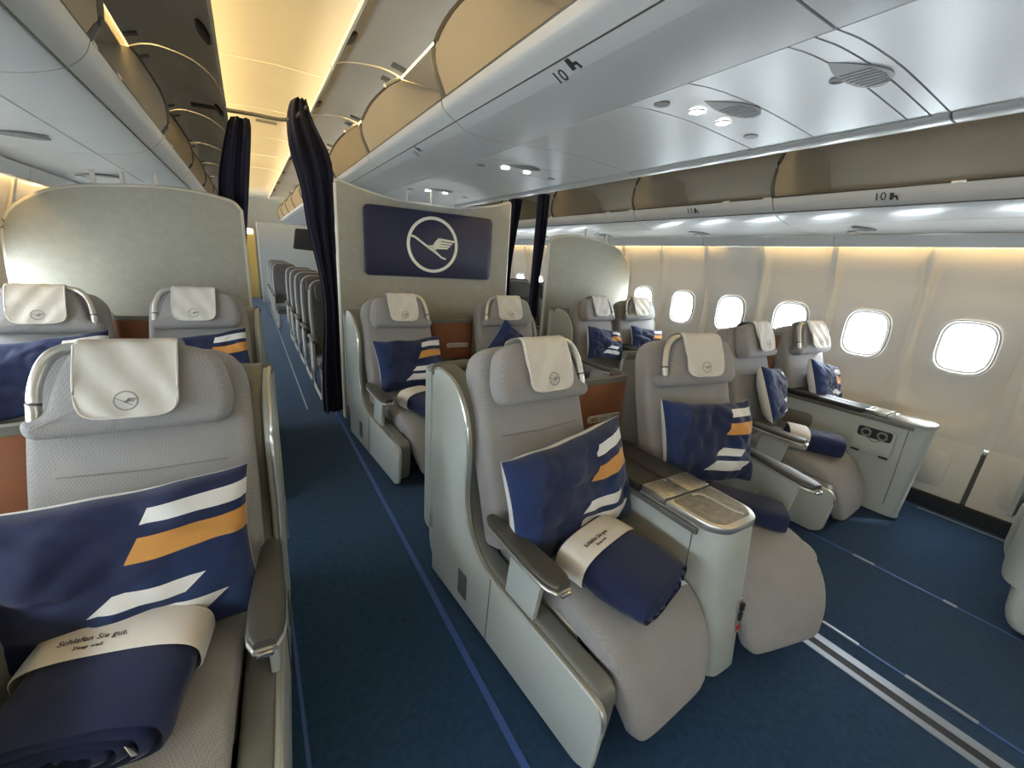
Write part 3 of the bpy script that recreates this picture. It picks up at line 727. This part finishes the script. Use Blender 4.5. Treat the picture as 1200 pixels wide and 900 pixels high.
    S['armrest_support'] = (prism([(-.38, .345), (-.40, .545), (-.57, .535), (-.54, .34)], -.318, -.294, 'x', bev=.005), 'shell')
    return S
SM = {1: seat_meshes()}
SM[-1] = {k: (mirror(me), m) for k, (me, m) in SM[1].items()}
# the emblem stays readable on mirrored seats
def _fix():
    me = EMB.copy(); me.transform(Matrix.Diagonal((.027, .027, .02, 1)))
    mt = Matrix((Vector((1, 0, 0)), DIR, NRM)).transposed().to_4x4(); mt.translation = bh(-.008, .702, .1775); me.transform(mt); SM[-1]['emblem'] = (me, 'stitch')
_fix()
SEATS = {}
def biz_seat(key, x, y, phi, s, label, window=False, arm_dz=0, panel_dy=0):
    """x,y: head centre in the world; s=+1 aisle on the -x side"""
    rz = R(phi)
    loc = (x, y+.06, 0)
    t = thing('business_seat', label, 'seat', loc, rz, 'business class seats'); SEATS[key] = t; t_s = s
    parent = {}
    for k, (me, m) in SM[s].items():
        if window and k in ('side_panel', 'panel_edge', 'panel_joint', 'recess_shade', 'side_frame'): continue
        par = {'emblem': 'headrest_cover', 'cover_hem': 'headrest_cover', 'handle_ring': 'grab_handle', 'panel_edge': 'side_panel', 'panel_joint': 'side_panel', 'recess_shade': 'side_panel', 'armrest_trim': 'armrest', 'armrest_button': 'armrest', 'armrest_support': 'armrest', 'shell_trim': 'back_shell'}.get(k)
        o = put(k, me, m, None); parent[k] = o; o.parent = parent[par] if par and par in parent else t
        if window and k in ('seat_cushion', 'cushion_pan'): o.scale.x = .8
        if k == 'armrest': o.location.z = arm_dz
        if k in ('side_panel', 'side_frame'): o.location.y = panel_dy
    return t
biz_seat('C10', -.30, 1.60, -4, -1, 'grey seat with wide striped pillow and folded blanket, one row before the rounded divider')
biz_seat('D10', .985, 1.42, 5, 1, 'grey aisle seat with tilted pillow and navy blanket beside the brown leather panel numbered 10')
biz_seat('G10', 1.96, 1.36, -12, -1, 'grey seat on the other side of the black topped console, pillow upright against its back', arm_dz=.06, panel_dy=.16)
biz_seat('H10', 3.11, 1.72, 5, 1, 'grey seat across the aisle beside the console with the headphone pocket')
biz_seat('K10', 3.84, 1.68, -3, -1, 'grey window seat beside the console with the headphone pocket', window=True)
biz_seat('C11', -.30, 3.42, -4, -1, 'grey aisle seat against the rounded divider beside the navy curtain')
biz_seat('A11', -1.00, 3.34, 3, 1, 'grey window seat against the rounded divider, pillow with orange stripe', window=True)
biz_seat('D11', .965, 3.30, 5, 1, 'grey aisle seat under the navy logo board, beside the long curtain')
biz_seat('G11', 1.95, 3.30, -5, -1, 'grey seat under the far end of the navy logo board, pillow corner showing')
biz_seat('H11', 3.17, 3.50, 5, 1, 'grey aisle seat against the divider near the windows, rumpled pillow on it')
biz_seat('K11', 3.84, 3.52, -3, -1, 'grey window seat against the divider near the windows, sunlit back')

# ================================================================== CONSOLES BETWEEN PAIRS
def console(x, yf, ztop, length, label, hw=.132, plate=None, divider_y=None, pocket=False, dz=1.0, dhw=.2, dox=0, pz=.755, pw=.105, slant=1.0, sockets=True):
    t = thing('centre_console', label, 'console', (x, yf, 0))
    # body: narrower towards the floor at the front
    rs = []
    for z, yq, w in ((0.02, -.058, hw*.74), (.035, -.063, hw*.76), (.25, -.04, hw*.86), (.5, -.015, hw*.96), (ztop-.05, -.005, hw-.004), (ztop-.035, .0, hw)):
        y0 = yq*slant
        r = round_poly([(-w, y0+.03), (-w*.62, y0-.02), (w*.62, y0-.02), (w, y0+.03), (max(w, hw*.9), length), (-max(w, hw*.9), length)], [.03, .04, .04, .03, .01, .01], 4)
        rs.append([Vector((a, b, z)) for a, b in r])
    put('console_body', rings(rs, angle=45), 'shell', t)
    fr = round_poly([(-hw, .03), (-hw*.64, -.025), (hw*.64, -.025), (hw, .03), (hw*1.06, .21), (-hw*1.06, .21)], [.03, .04, .04, .03, .005, .005], 4)
    f = put('tray_frame', prism(fr, ztop-.036, ztop-.006, 'z', bev=.006), 'satin', t)
    tr = round_poly([(-hw+.018, .045), (-hw*.6, .0), (hw*.6, .0), (hw-.018, .045), (hw-.012, .197), (-hw+.012, .197)], .02, 4)
    put('tray_inlay', prism(tr, ztop-.012, ztop-.003, 'z'), 'steel_tex', f)
    put('tray_divider', tube([(-.01, .19, ztop-.002), (.03, .17, ztop-.002), (.035, .06, ztop-.002), (.05, .01, ztop-.002)], .005, 6, n=12), 'satin', f)
    for a, b in ((-hw*1.05, -.003), (.003, hw*1.05)):
        l = put('console_lid', box(a, b, .215, .335, ztop-.03, ztop-.001, .004), 'steel_tex', t)
    for q in (-.02, .02): put('lid_button', box(q-.008, q+.008, .308, .325, ztop-.001, ztop+.003, .001), 'satin', t)
    for a, b in ((-hw*1.1, -.002), (.002, hw*1.1)):
        put('table_cover', box(a, b, .34, length, ztop-.04, ztop-.004, .008), 'black_pad', t)
    put('side_rail', box(-hw*1.12, -hw*1.02, .06, length, ztop-.065, ztop-.04, .004), 'trim_dark', t)
    put('panel_joint', tube([(-hw*.98, .085, ztop-.06), (-hw*.90, .085, .3), (-hw*.85, .09, .1)], .0022, 5), 'trim_dark', t)
    if sockets:
        so = put('socket_plate', xform(box(-.012, .012, -.004, .004, -.075, .075, .003), Matrix.Translation((.045, -.062, .26)) @ Matrix.Rotation(R(-5), 4, 'X')), 'satin', t)
        for q, m in ((.042, 'black'), (0, 'black'), (-.05, 'red')):
            put('socket', box(.035, .055, -.074, -.064, .26+q-(.017 if m == 'black' else .012), .26+q+(.017 if m == 'black' else .008), .002), m, so)
    # brown leather divider with a dark cap
    dy = (divider_y if divider_y is not None else length+.1)
    path = [(dox-dhw-.02, dy+.16), (dox-dhw, dy+.06), (dox-dhw+.05, dy), (dox, dy-.012), (dox+dhw*.78, dy), (dox+dhw, dy+.05), (dox+dhw+.02, dy+.16)]
    C = cr(path, 30); rs = []
    for i, p in enumerate(C):
        d = (C[min(i+1, 29)]-C[max(i-1, 0)]).normalized(); nn = Vector((-d.y, d.x))*.03
        rs.append([Vector((p.x, p.y, .3)), Vector((p.x+nn.x, p.y+nn.y, .3)), Vector((p.x+nn.x, p.y+nn.y, dz-.03)), Vector((p.x, p.y, dz-.03))])
    b = put('leather_divider', rings(rs, angle=40), 'brown', t, label='brown leather panel between the two seats')
    put('divider_cap', rings([[Vector((p.x, p.y, z)) for p in [p]]*0 or [q+Vector((0, 0, .028)) if k > 1 else Vector((q.x, q.y, dz-.028)) for k, q in enumerate(r)] for r in [[Vector((v.x, v.y, dz-.03)) if k < 2 else v for k, v in enumerate(rr)] for rr in rs]], angle=40), 'trim_mid', b)
    if plate:
        px = dox+.06
        pl = put('number_plate', xform(prism(round_poly([(-pw, -.02), (pw, -.02), (pw, .02), (-pw, .02)], .018), -.004, .004, 'y', bev=.002), Matrix.Translation((px, dy-.014, pz))), 'plate', b, label='metal seat number plate')
        for q, s in ((-pw*.67, plate[0]), (pw*.7, plate[1])):
            put('seat_number', xform(text_mesh(s, .032), Matrix.Translation((px+q, dy-.0195, pz)) @ Matrix.Rotation(R(90), 4, 'X')), 'ink', pl)
        put('plate_text', box(px-.03, px+.02, dy-.02, dy-.018, pz-.002, pz+.002), 'grille', pl)
    return t
c10 = console(1.45, .70, .66, .80, 'silver console with black leather top and metal tray between the two front middle seats', plate=('10G', '10D'), divider_y=.86, dz=.955, dhw=.25, dox=.05, pz=.735, pw=.115)
c11 = console(1.45, 2.58, .66, .80, 'silver console with brown panel between the two seats under the logo board', plate=('11G', '11D'), divider_y=.86, dz=.985, dhw=.23, dox=.03, pz=.76)
cHK = console(3.61, .74, .705, 1.0, 'tall silver console with headphone pocket beside the window seat', hw=.072, divider_y=1.02, dz=1.12, dhw=.12, plate=None, slant=-.55, sockets=False)
console(3.55, 2.58, .70, 1.0, 'silver console between the two seats in front of the divider near the windows', hw=.09, divider_y=1.12, dz=1.02, dhw=.14)
console(-.67, 2.55, .68, .9, 'silver console with curved brown panel between the two seats against the rounded divider', hw=.10, divider_y=1.02, dz=1.01, dhw=.13)
console(-.67, .70, .68, .9, 'console with brown leather panel beside the seat holding the largest blanket', hw=.10, divider_y=.92, dz=.98, dhw=.13)
# headphone pocket on the tall console
HKX = -.083
pk = put('pocket', xform(prism(round_poly([(-.11, -.10), (.11, -.10), (.11, .10), (-.11, .10)], .025), 0, .012, 'x', bev=.004), Matrix.Translation((HKX-.004, .24, .50))), 'shell', cHK)
put('pocket_hole', xform(prism(round_poly([(-.095, -.035), (.095, -.035), (.095, .035), (-.095, .035)], .02), -.003, .003, 'x'), Matrix.Translation((HKX-.005, .24, .555))), 'black', pk)
for q in (-.045, .045):
    put('earphone', xform(tube([(math.cos(a*math.pi/8)*.024, 0, math.sin(a*math.pi/8)*.024) for a in range(17)], .007, 8), Matrix.Translation((HKX-.012, .24+q, .552)) @ Matrix.Rotation(R(90), 4, 'Z')), 'grille', pk)
put('earphone_cable', tube([(HKX-.010, .19, .53), (HKX-.012, .23, .50), (HKX-.010, .29, .53)], .002, 5, n=10), 'black', pk)
for q in (-.08, .08): put('pocket_clip', box(HKX-.010, HKX, .24+q-.025, .24+q+.025, .405, .418, .003), 'black', pk)
put('side_recess', xform(prism(round_poly([(-.10, -.06), (.12, -.06), (.14, .05), (-.10, .06)], .05), -.004, .006, 'x'), Matrix.Translation((HKX+.004, .72, .50))), 'grille', cHK)

biz_seat('H9', 3.16, -.22, 5, 1, 'grey seat seen only by its rear base cover beside the thin floor tracks')
biz_seat('K9', 3.83, -.12, -3, -1, 'grey window seat one row before the tall console, mostly cut off', window=True)

# ================================================================== PILLOWS AND BLANKETS
def pillow_mesh(w, h, th, seed):
    nu, nv = 56, 40; vs = []; fs = []; uvs = []; mi = []
    for sd in (1, -1):
        for j in range(nv+1):
            for i in range(nu+1):
                u, v = -1+2*i/nu, -1+2*j/nv
                pu, pv = 1-abs(u)**2.6, 1-abs(v)**2.6
                t = (max(pu, 0)*max(pv, 0))**.42
                # edges pull in between the corners
                x = u*w/2*(1-.07*(1-v*v)*abs(u)**3); z = v*h/2*(1-.09*(1-u*u)*abs(v)**3)
                q = Vector((u*1.6+seed, v*1.3, sd*.3))
                wr = .022*noise.noise(q*1.3)+.012*noise.noise(q*2.9)+.007*math.sin(9*(u*.7+v*.35)+seed)*(abs(u)+abs(v))*.6-.013*(1-abs(noise.noise(Vector((u*.9+v*1.1+seed, v*.5-u*.4, 3)))))**9-.007*(1-abs(noise.noise(Vector((u*1.9-v*.9+seed*2, v*1.2, 7)))))**9
                z += .010*noise.noise(Vector((u*2+seed, 0, v)))
                vs.append((x, -sd*(th/2*t+.003)-wr*t*(1.2 if sd > 0 else .3)+.018*(u*v)*math.sin(seed), z)); uvs.append(((u+1)/2, (v+1)/2))
    m = nu+1; o2 = m*(nv+1)
    for j in range(nv):
        for i in range(nu):
            q = (j*m+i, j*m+i+1, (j+1)*m+i+1, (j+1)*m+i); fs.append(q); mi.append(0); fs.append(tuple(x+o2 for x in q[::-1])); mi.append(1)
    for i in range(nu):
        fs.append((i, o2+i, o2+i+1, i+1)); mi.append(1); fs.append((nv*m+i, nv*m+i+1, o2+nv*m+i+1, o2+nv*m+i)); mi.append(1)
    for j in range(nv):
        fs.append((j*m, (j+1)*m, o2+(j+1)*m, o2+j*m)); mi.append(1); fs.append((j*m+nu, o2+j*m+nu, o2+(j+1)*m+nu, (j+1)*m+nu)); mi.append(1)
    me = bpy.data.meshes.new('pillow'); me.from_pydata(vs, [], fs)
    me.materials.append(MATS['pillow']); me.materials.append(MATS['white_cloth'])
    ul = me.uv_layers.new(name='UVMap')
    for p in me.polygons:
        p.material_index = mi[p.index]; p.use_smooth = True
        for li in p.loop_indices: ul.data[li].uv = uvs[me.loops[li].vertex_index]
    me.update(); return me
def seat_matrix(key):
    t = SEATS[key]; return Matrix.Translation(t.location) @ Matrix.Rotation(t.rotation_euler.z, 4, 'Z')
def pillow(key, u, v, n, label, roll=0, tilt=0, yaw=0, w=.56, h=.40, th=.15, seed=0):
    B = Matrix((Vector((1, 0, 0)), -NRM, DIR)).transposed().to_4x4(); B.translation = bk(u, v, n)
    M = seat_matrix(key) @ B @ Matrix.Rotation(R(yaw), 4, 'Z') @ Matrix.Rotation(R(tilt), 4, 'X') @ Matrix.Rotation(R(roll), 4, 'Y')
    o = put('pillow', pillow_mesh(w, h, th, seed), None, None, label=label, category='pillow', group='striped pillows'); o.matrix_world = M; return o
pillow('D10', .0, .175, .20, 'navy pillow tilted on the aisle seat beside the black topped console', roll=-6, tilt=8, w=.63, h=.45, th=.19, seed=.7)
pillow('C10', -.06, .175, .19, 'wide navy pillow with orange stripe above the blanket on the seat beside the brown divider', roll=-3, tilt=10, w=.68, h=.44, th=.19, seed=2.1)
pillow('G10', .0, .25, .14, 'navy pillow upright on the seat past the black topped console', roll=3, tilt=0, w=.55, h=.42, th=.17, seed=3.3)
pillow('H10', .03, .26, .15, 'navy pillow with white back seen edge on, beside the headphone console', roll=5, yaw=14, w=.48, h=.40, seed=4.2)
pillow('K10', .02, .27, .15, 'blue pillow on the window seat behind the tall console', roll=10, yaw=10, w=.50, h=.38, seed=5.4)
pillow('D11', .02, .25, .13, 'navy pillow on the aisle seat under the logo board', roll=-2, w=.54, h=.40, seed=6.1)
pillow('G11', -.02, .30, .14, 'navy pillow on the far seat under the logo board, corner pointing up', roll=38, w=.42, h=.40, seed=7.5)
pillow('H11', .0, .28, .14, 'rumpled navy pillow on the aisle seat near the windows, against the divider', roll=8, w=.52, h=.34, seed=8.8)
pillow('K11', .03, .28, .14, 'bright blue pillow on the sunlit window seat against the divider', roll=8, w=.46, h=.32, seed=9.9)
pillow('A11', .02, .30, .15, 'blue pillow with orange and white stripes on the window seat by the rounded divider', roll=-6, w=.56, h=.42, seed=11.2)
pillow('C11', .03, .30, .15, 'striped pillow on the aisle seat by the rounded divider, mostly hidden', roll=-8, w=.52, h=.40, seed=12.7)

def blanket_mesh(L, W, H, seed):
    rs = []; n = 40; K = 16
    X, Z = Vector((0, 1, 0)), Vector((0, 0, 1))
    def ring(x, s, push=0):
        r = []
        for k in range(n):
            t = 2*math.pi*k/n; ct, st = math.cos(t), math.sin(t); e = 2.9
            y = W/2*math.copysign(abs(ct)**(2/e), ct); z = H/2*math.copysign(abs(st)**(2/e), st)
            q = Vector((x*5+seed, y*6, z*8)); d = .014*noise.noise(q)+.009*noise.noise(q*2.6)+(.012*abs(noise.noise(Vector((x*4, k*.45, seed)))) if x > 0 else 0)
            r.append(Vector((x+push, y*(s+d*4*s), z*(s+d*8*s)+.006*math.sin(y*22+seed)*(1 if s < .9 else .3))))
        return r
    CAPS = ((.93, .022), (.90, .010), (.85, -.022), (.80, .024), (.70, .030), (.65, -.030), (.60, .026), (.50, .034), (.45, -.034), (.40, .030), (.28, .036), (.22, -.02), (.12, .02))
    for s, p in CAPS[::-1]: rs.append(ring(-L/2, s, -p*.4))
    for i in range(K+1): 
        x = -L/2+L*i/K; rs.append(ring(x, .97+.03*math.sin(math.pi*i/K)))
    for s, p in CAPS: rs.append(ring(L/2, s, p))
    return rings(rs, angle=80)
def blanket(key, x, y, rz, label, L=.32, W=.33, H=.13, seed=0, text=True, z=.495, band=True, off=0):
    """local +x is the rolled end; the paper band sits near -x"""
    t = thing('blanket', label, 'blanket', (0, 0, 0), 0, 'folded blankets')
    t.matrix_world = seat_matrix(key) @ Matrix.Translation((x, y, z)) @ Matrix.Rotation(R(rz), 4, 'Z') @ Matrix.Rotation(R(4), 4, 'Y')
    put('blanket_roll', blanket_mesh(L, W, H, seed), 'navy', t)
    if text: put('care_tag', xform(box(-.012, .022, -.001, .001, -.018, .018), Matrix.Translation((L/2+.02, W*.30, -.012)) @ Matrix.Rotation(R(35), 4, 'Y') @ Matrix.Rotation(R(40), 4, 'Z')), 'white_cloth', t)
    if not band: return t
    rs = []
    for bx, so in ((off-.155, 1.05), (off-.15, 1.07), (off-.09, 1.085), (off-.042, 1.085), (off-.038, 1.06)):
        r = []
        for k in range(40):
            a = 2*math.pi*k/40; ca, sa = math.cos(a), math.sin(a); e = 2.9
            r.append(Vector((bx, W/2*so*math.copysign(abs(ca)**(2/e), ca), H/2*(so+.02)*math.copysign(abs(sa)**(2/e), sa))))
        rs.append(r)
    b = put('paper_band', rings(rs, cap=False, angle=60), 'paper', t)
    if text:
        for txt, sz, dx in (('Schlafen Sie gut.', .021, -.052), ('Sleep well.', .014, -.075)):
            tm = text_mesh(txt, sz, .0004)
            def bend(me, cx):
                for v in me.vertices:
                    yy = v.co.x-.04; zz = v.co.z
                    q = max(0, 1-(abs(yy)/(W/2*1.085))**2.9)**(1/2.9)*H/2*1.107
                    v.co = Vector((cx-v.co.y, yy, q+.0012+zz)) if True else v.co
            # letters read from the rolled end
            for v in tm.vertices: v.co.x = v.co.x
            bend(tm, off-dx-.14)
            put('band_text', tm, 'ink', b)
    return t
blanket('D10', .005, -.62, -80, 'navy blanket roll with printed paper band on the aisle seat beside the console tray', seed=.4)
blanket('C10', -.03, -.565, -98, 'navy folded blanket with printed paper band under the widest pillow', L=.27, W=.34, off=.015, seed=1.9)
blanket('G10', .05, -.50, -40, 'navy blanket on the seat past the console tray, without a band', L=.30, W=.22, H=.09, seed=3.1, text=False, z=.475, band=False)
blanket('H10', -.03, -.60, -60, 'small navy blanket with pale band beside the headphone console', L=.28, W=.22, seed=4.4, text=False)
blanket('D11', -.01, -.60, -75, 'navy blanket with pale band on the seat under the logo board', W=.26, seed=5.7, text=False)

# ================================================================== ECONOMY CABIN BEYOND THE DIVIDERS
def eco_meshes():
    S = {}; th = R(13); D = Vector((0, math.sin(th), math.cos(th))); N = Vector((0, -math.cos(th), math.sin(th))); p0 = Vector((0, -.17, .42))
    f = lambda u, v, n: p0+Vector((u, 0, 0))+D*v+N*n
    o = round_poly([(-.215, 0), (.215, 0), (.225, .5), (.205, .78), (-.205, .78), (-.225, .5)], [.03, .03, .15, .12, .12, .15], 5)
    S['backrest'] = (pad(o, .09, .03, f, .01), 'eco_fabric')
    S['back_frame'] = (tube([f(u, v, -.02) for u, v in o[12:]+o[:1]], .014, 6), 'eco_edge')
    h = round_poly([(-.17, .56), (.17, .56), (.175, .74), (-.175, .74)], .06, 5)
    S['headrest'] = (pad(h, .04, .018, lambda u, v, n: f(u, v, n+.06), .008), 'eco_fabric')
    S['seat_cushion'] = (box(-.225, .225, -.62, -.14, .34, .45, .04, 3), 'eco_fabric')
    S['seat_pan'] = (box(-.21, .21, -.58, .05, .28, .34, .02), 'trim_dark')
    for i, u in enumerate((-.24, .24)):
        S['armrest' if i == 0 else 'armrest#'] = (box(u-.028, u+.028, -.50, -.08, .60, .635, .012, 3), 'trim_dark')
        S['arm_post' if i == 0 else 'arm_post#'] = (prism([(-.36, .30), (-.20, .30), (-.14, .60), (-.32, .60)], u-.014, u+.014, 'x', bev=.004), 'eco_edge')
    for i, u in enumerate((-.2, .2)):
        S['leg' if i == 0 else 'leg#'] = (tube([(u, -.52, .30), (u, -.56, .22), (u, -.50, .03), (u, -.30, .015), (u, .05, .02), (u, .08, .12), (u, .02, .30)], .016, 7, n=24), 'eco_edge')
    S['life_vest_pouch'] = (box(-.05, .05, -.45, -.35, .19, .28, .01), 'red')
    return S
EM = eco_meshes()
def eco(x, y, label, group, sc_=1.0):
    t = thing('economy_seat', label, 'seat', (x, y, 0), 0, group); t.scale = (sc_, sc_, sc_)
    for k, (me, m) in EM.items(): put(k.rstrip('#'), me, m, t)
for k in range(5):
    for j, x in enumerate((.735, 1.235)):
        eco(x, 4.98+.80*k, ('dark grey economy aisle seat right behind the long navy curtain, front row' if j == 0 and k == 0 else 'dark grey economy aisle seat in the rows behind the front row past the curtain' if j == 0 else 'dark grey economy seat beside the aisle seat, beyond the logo divider'), 'economy seats beyond the long curtain' if j == 0 else 'inner economy seats beyond the logo divider')
for k in range(4):
    eco(.60, 9.6+.8*k, 'dark grey economy seat in the farther block before the pale blue wall', 'farther economy seats')
for k in range(3):
    for j, x in enumerate((3.10, 3.62)):
        eco(x, 5.0+.82*k, 'grey economy seat glimpsed between the two narrow curtains near the windows' if j == 0 else 'grey economy window seat beyond the rounded divider', 'economy seats near the windows' if j == 0 else 'economy window seats', 1.07)
t = thing('monitor', 'dark hanging screen over the economy seats beyond the long curtain', 'screen', (.9, 7.3, 1.9))
put('screen', prism(round_poly([(-.32, -.42), (.32, -.45), (.28, -.13), (-.27, -.13)], .03), -.03, .03, 'y', bev=.008), 'screen', t)
put('bracket', box(-.06, .06, -.03, .03, -.14, .16, .005), 'greige_edge', t)
t = thing('bulkhead', 'pale blue grey wall closing the far economy cabin', 'partition', (1.6, 13.4, 0))
put('panel', box(-1.33, 1.2, -.03, .03, .0, 2.06, .01), 'panel_far', t)
put('edge_trim', box(-1.35, -1.32, -.04, .04, .0, 2.06, .005), 'greige_edge', t)
t = thing('galley_unit', 'yellowish galley front at the far end of the aisle', 'galley', (.0, 14.9, 0))
put('galley_front', box(-.7, .22, -.1, .2, .0, 1.95, .02), 'panel_yellow', t)
put('galley_light', box(-.5, .18, -.12, -.10, 1.80, 1.92, .005), 'lamp_glow', t)
put('galley_door', box(-.25, .0, -.13, -.10, .1, 1.6, .01), 'brown', t)
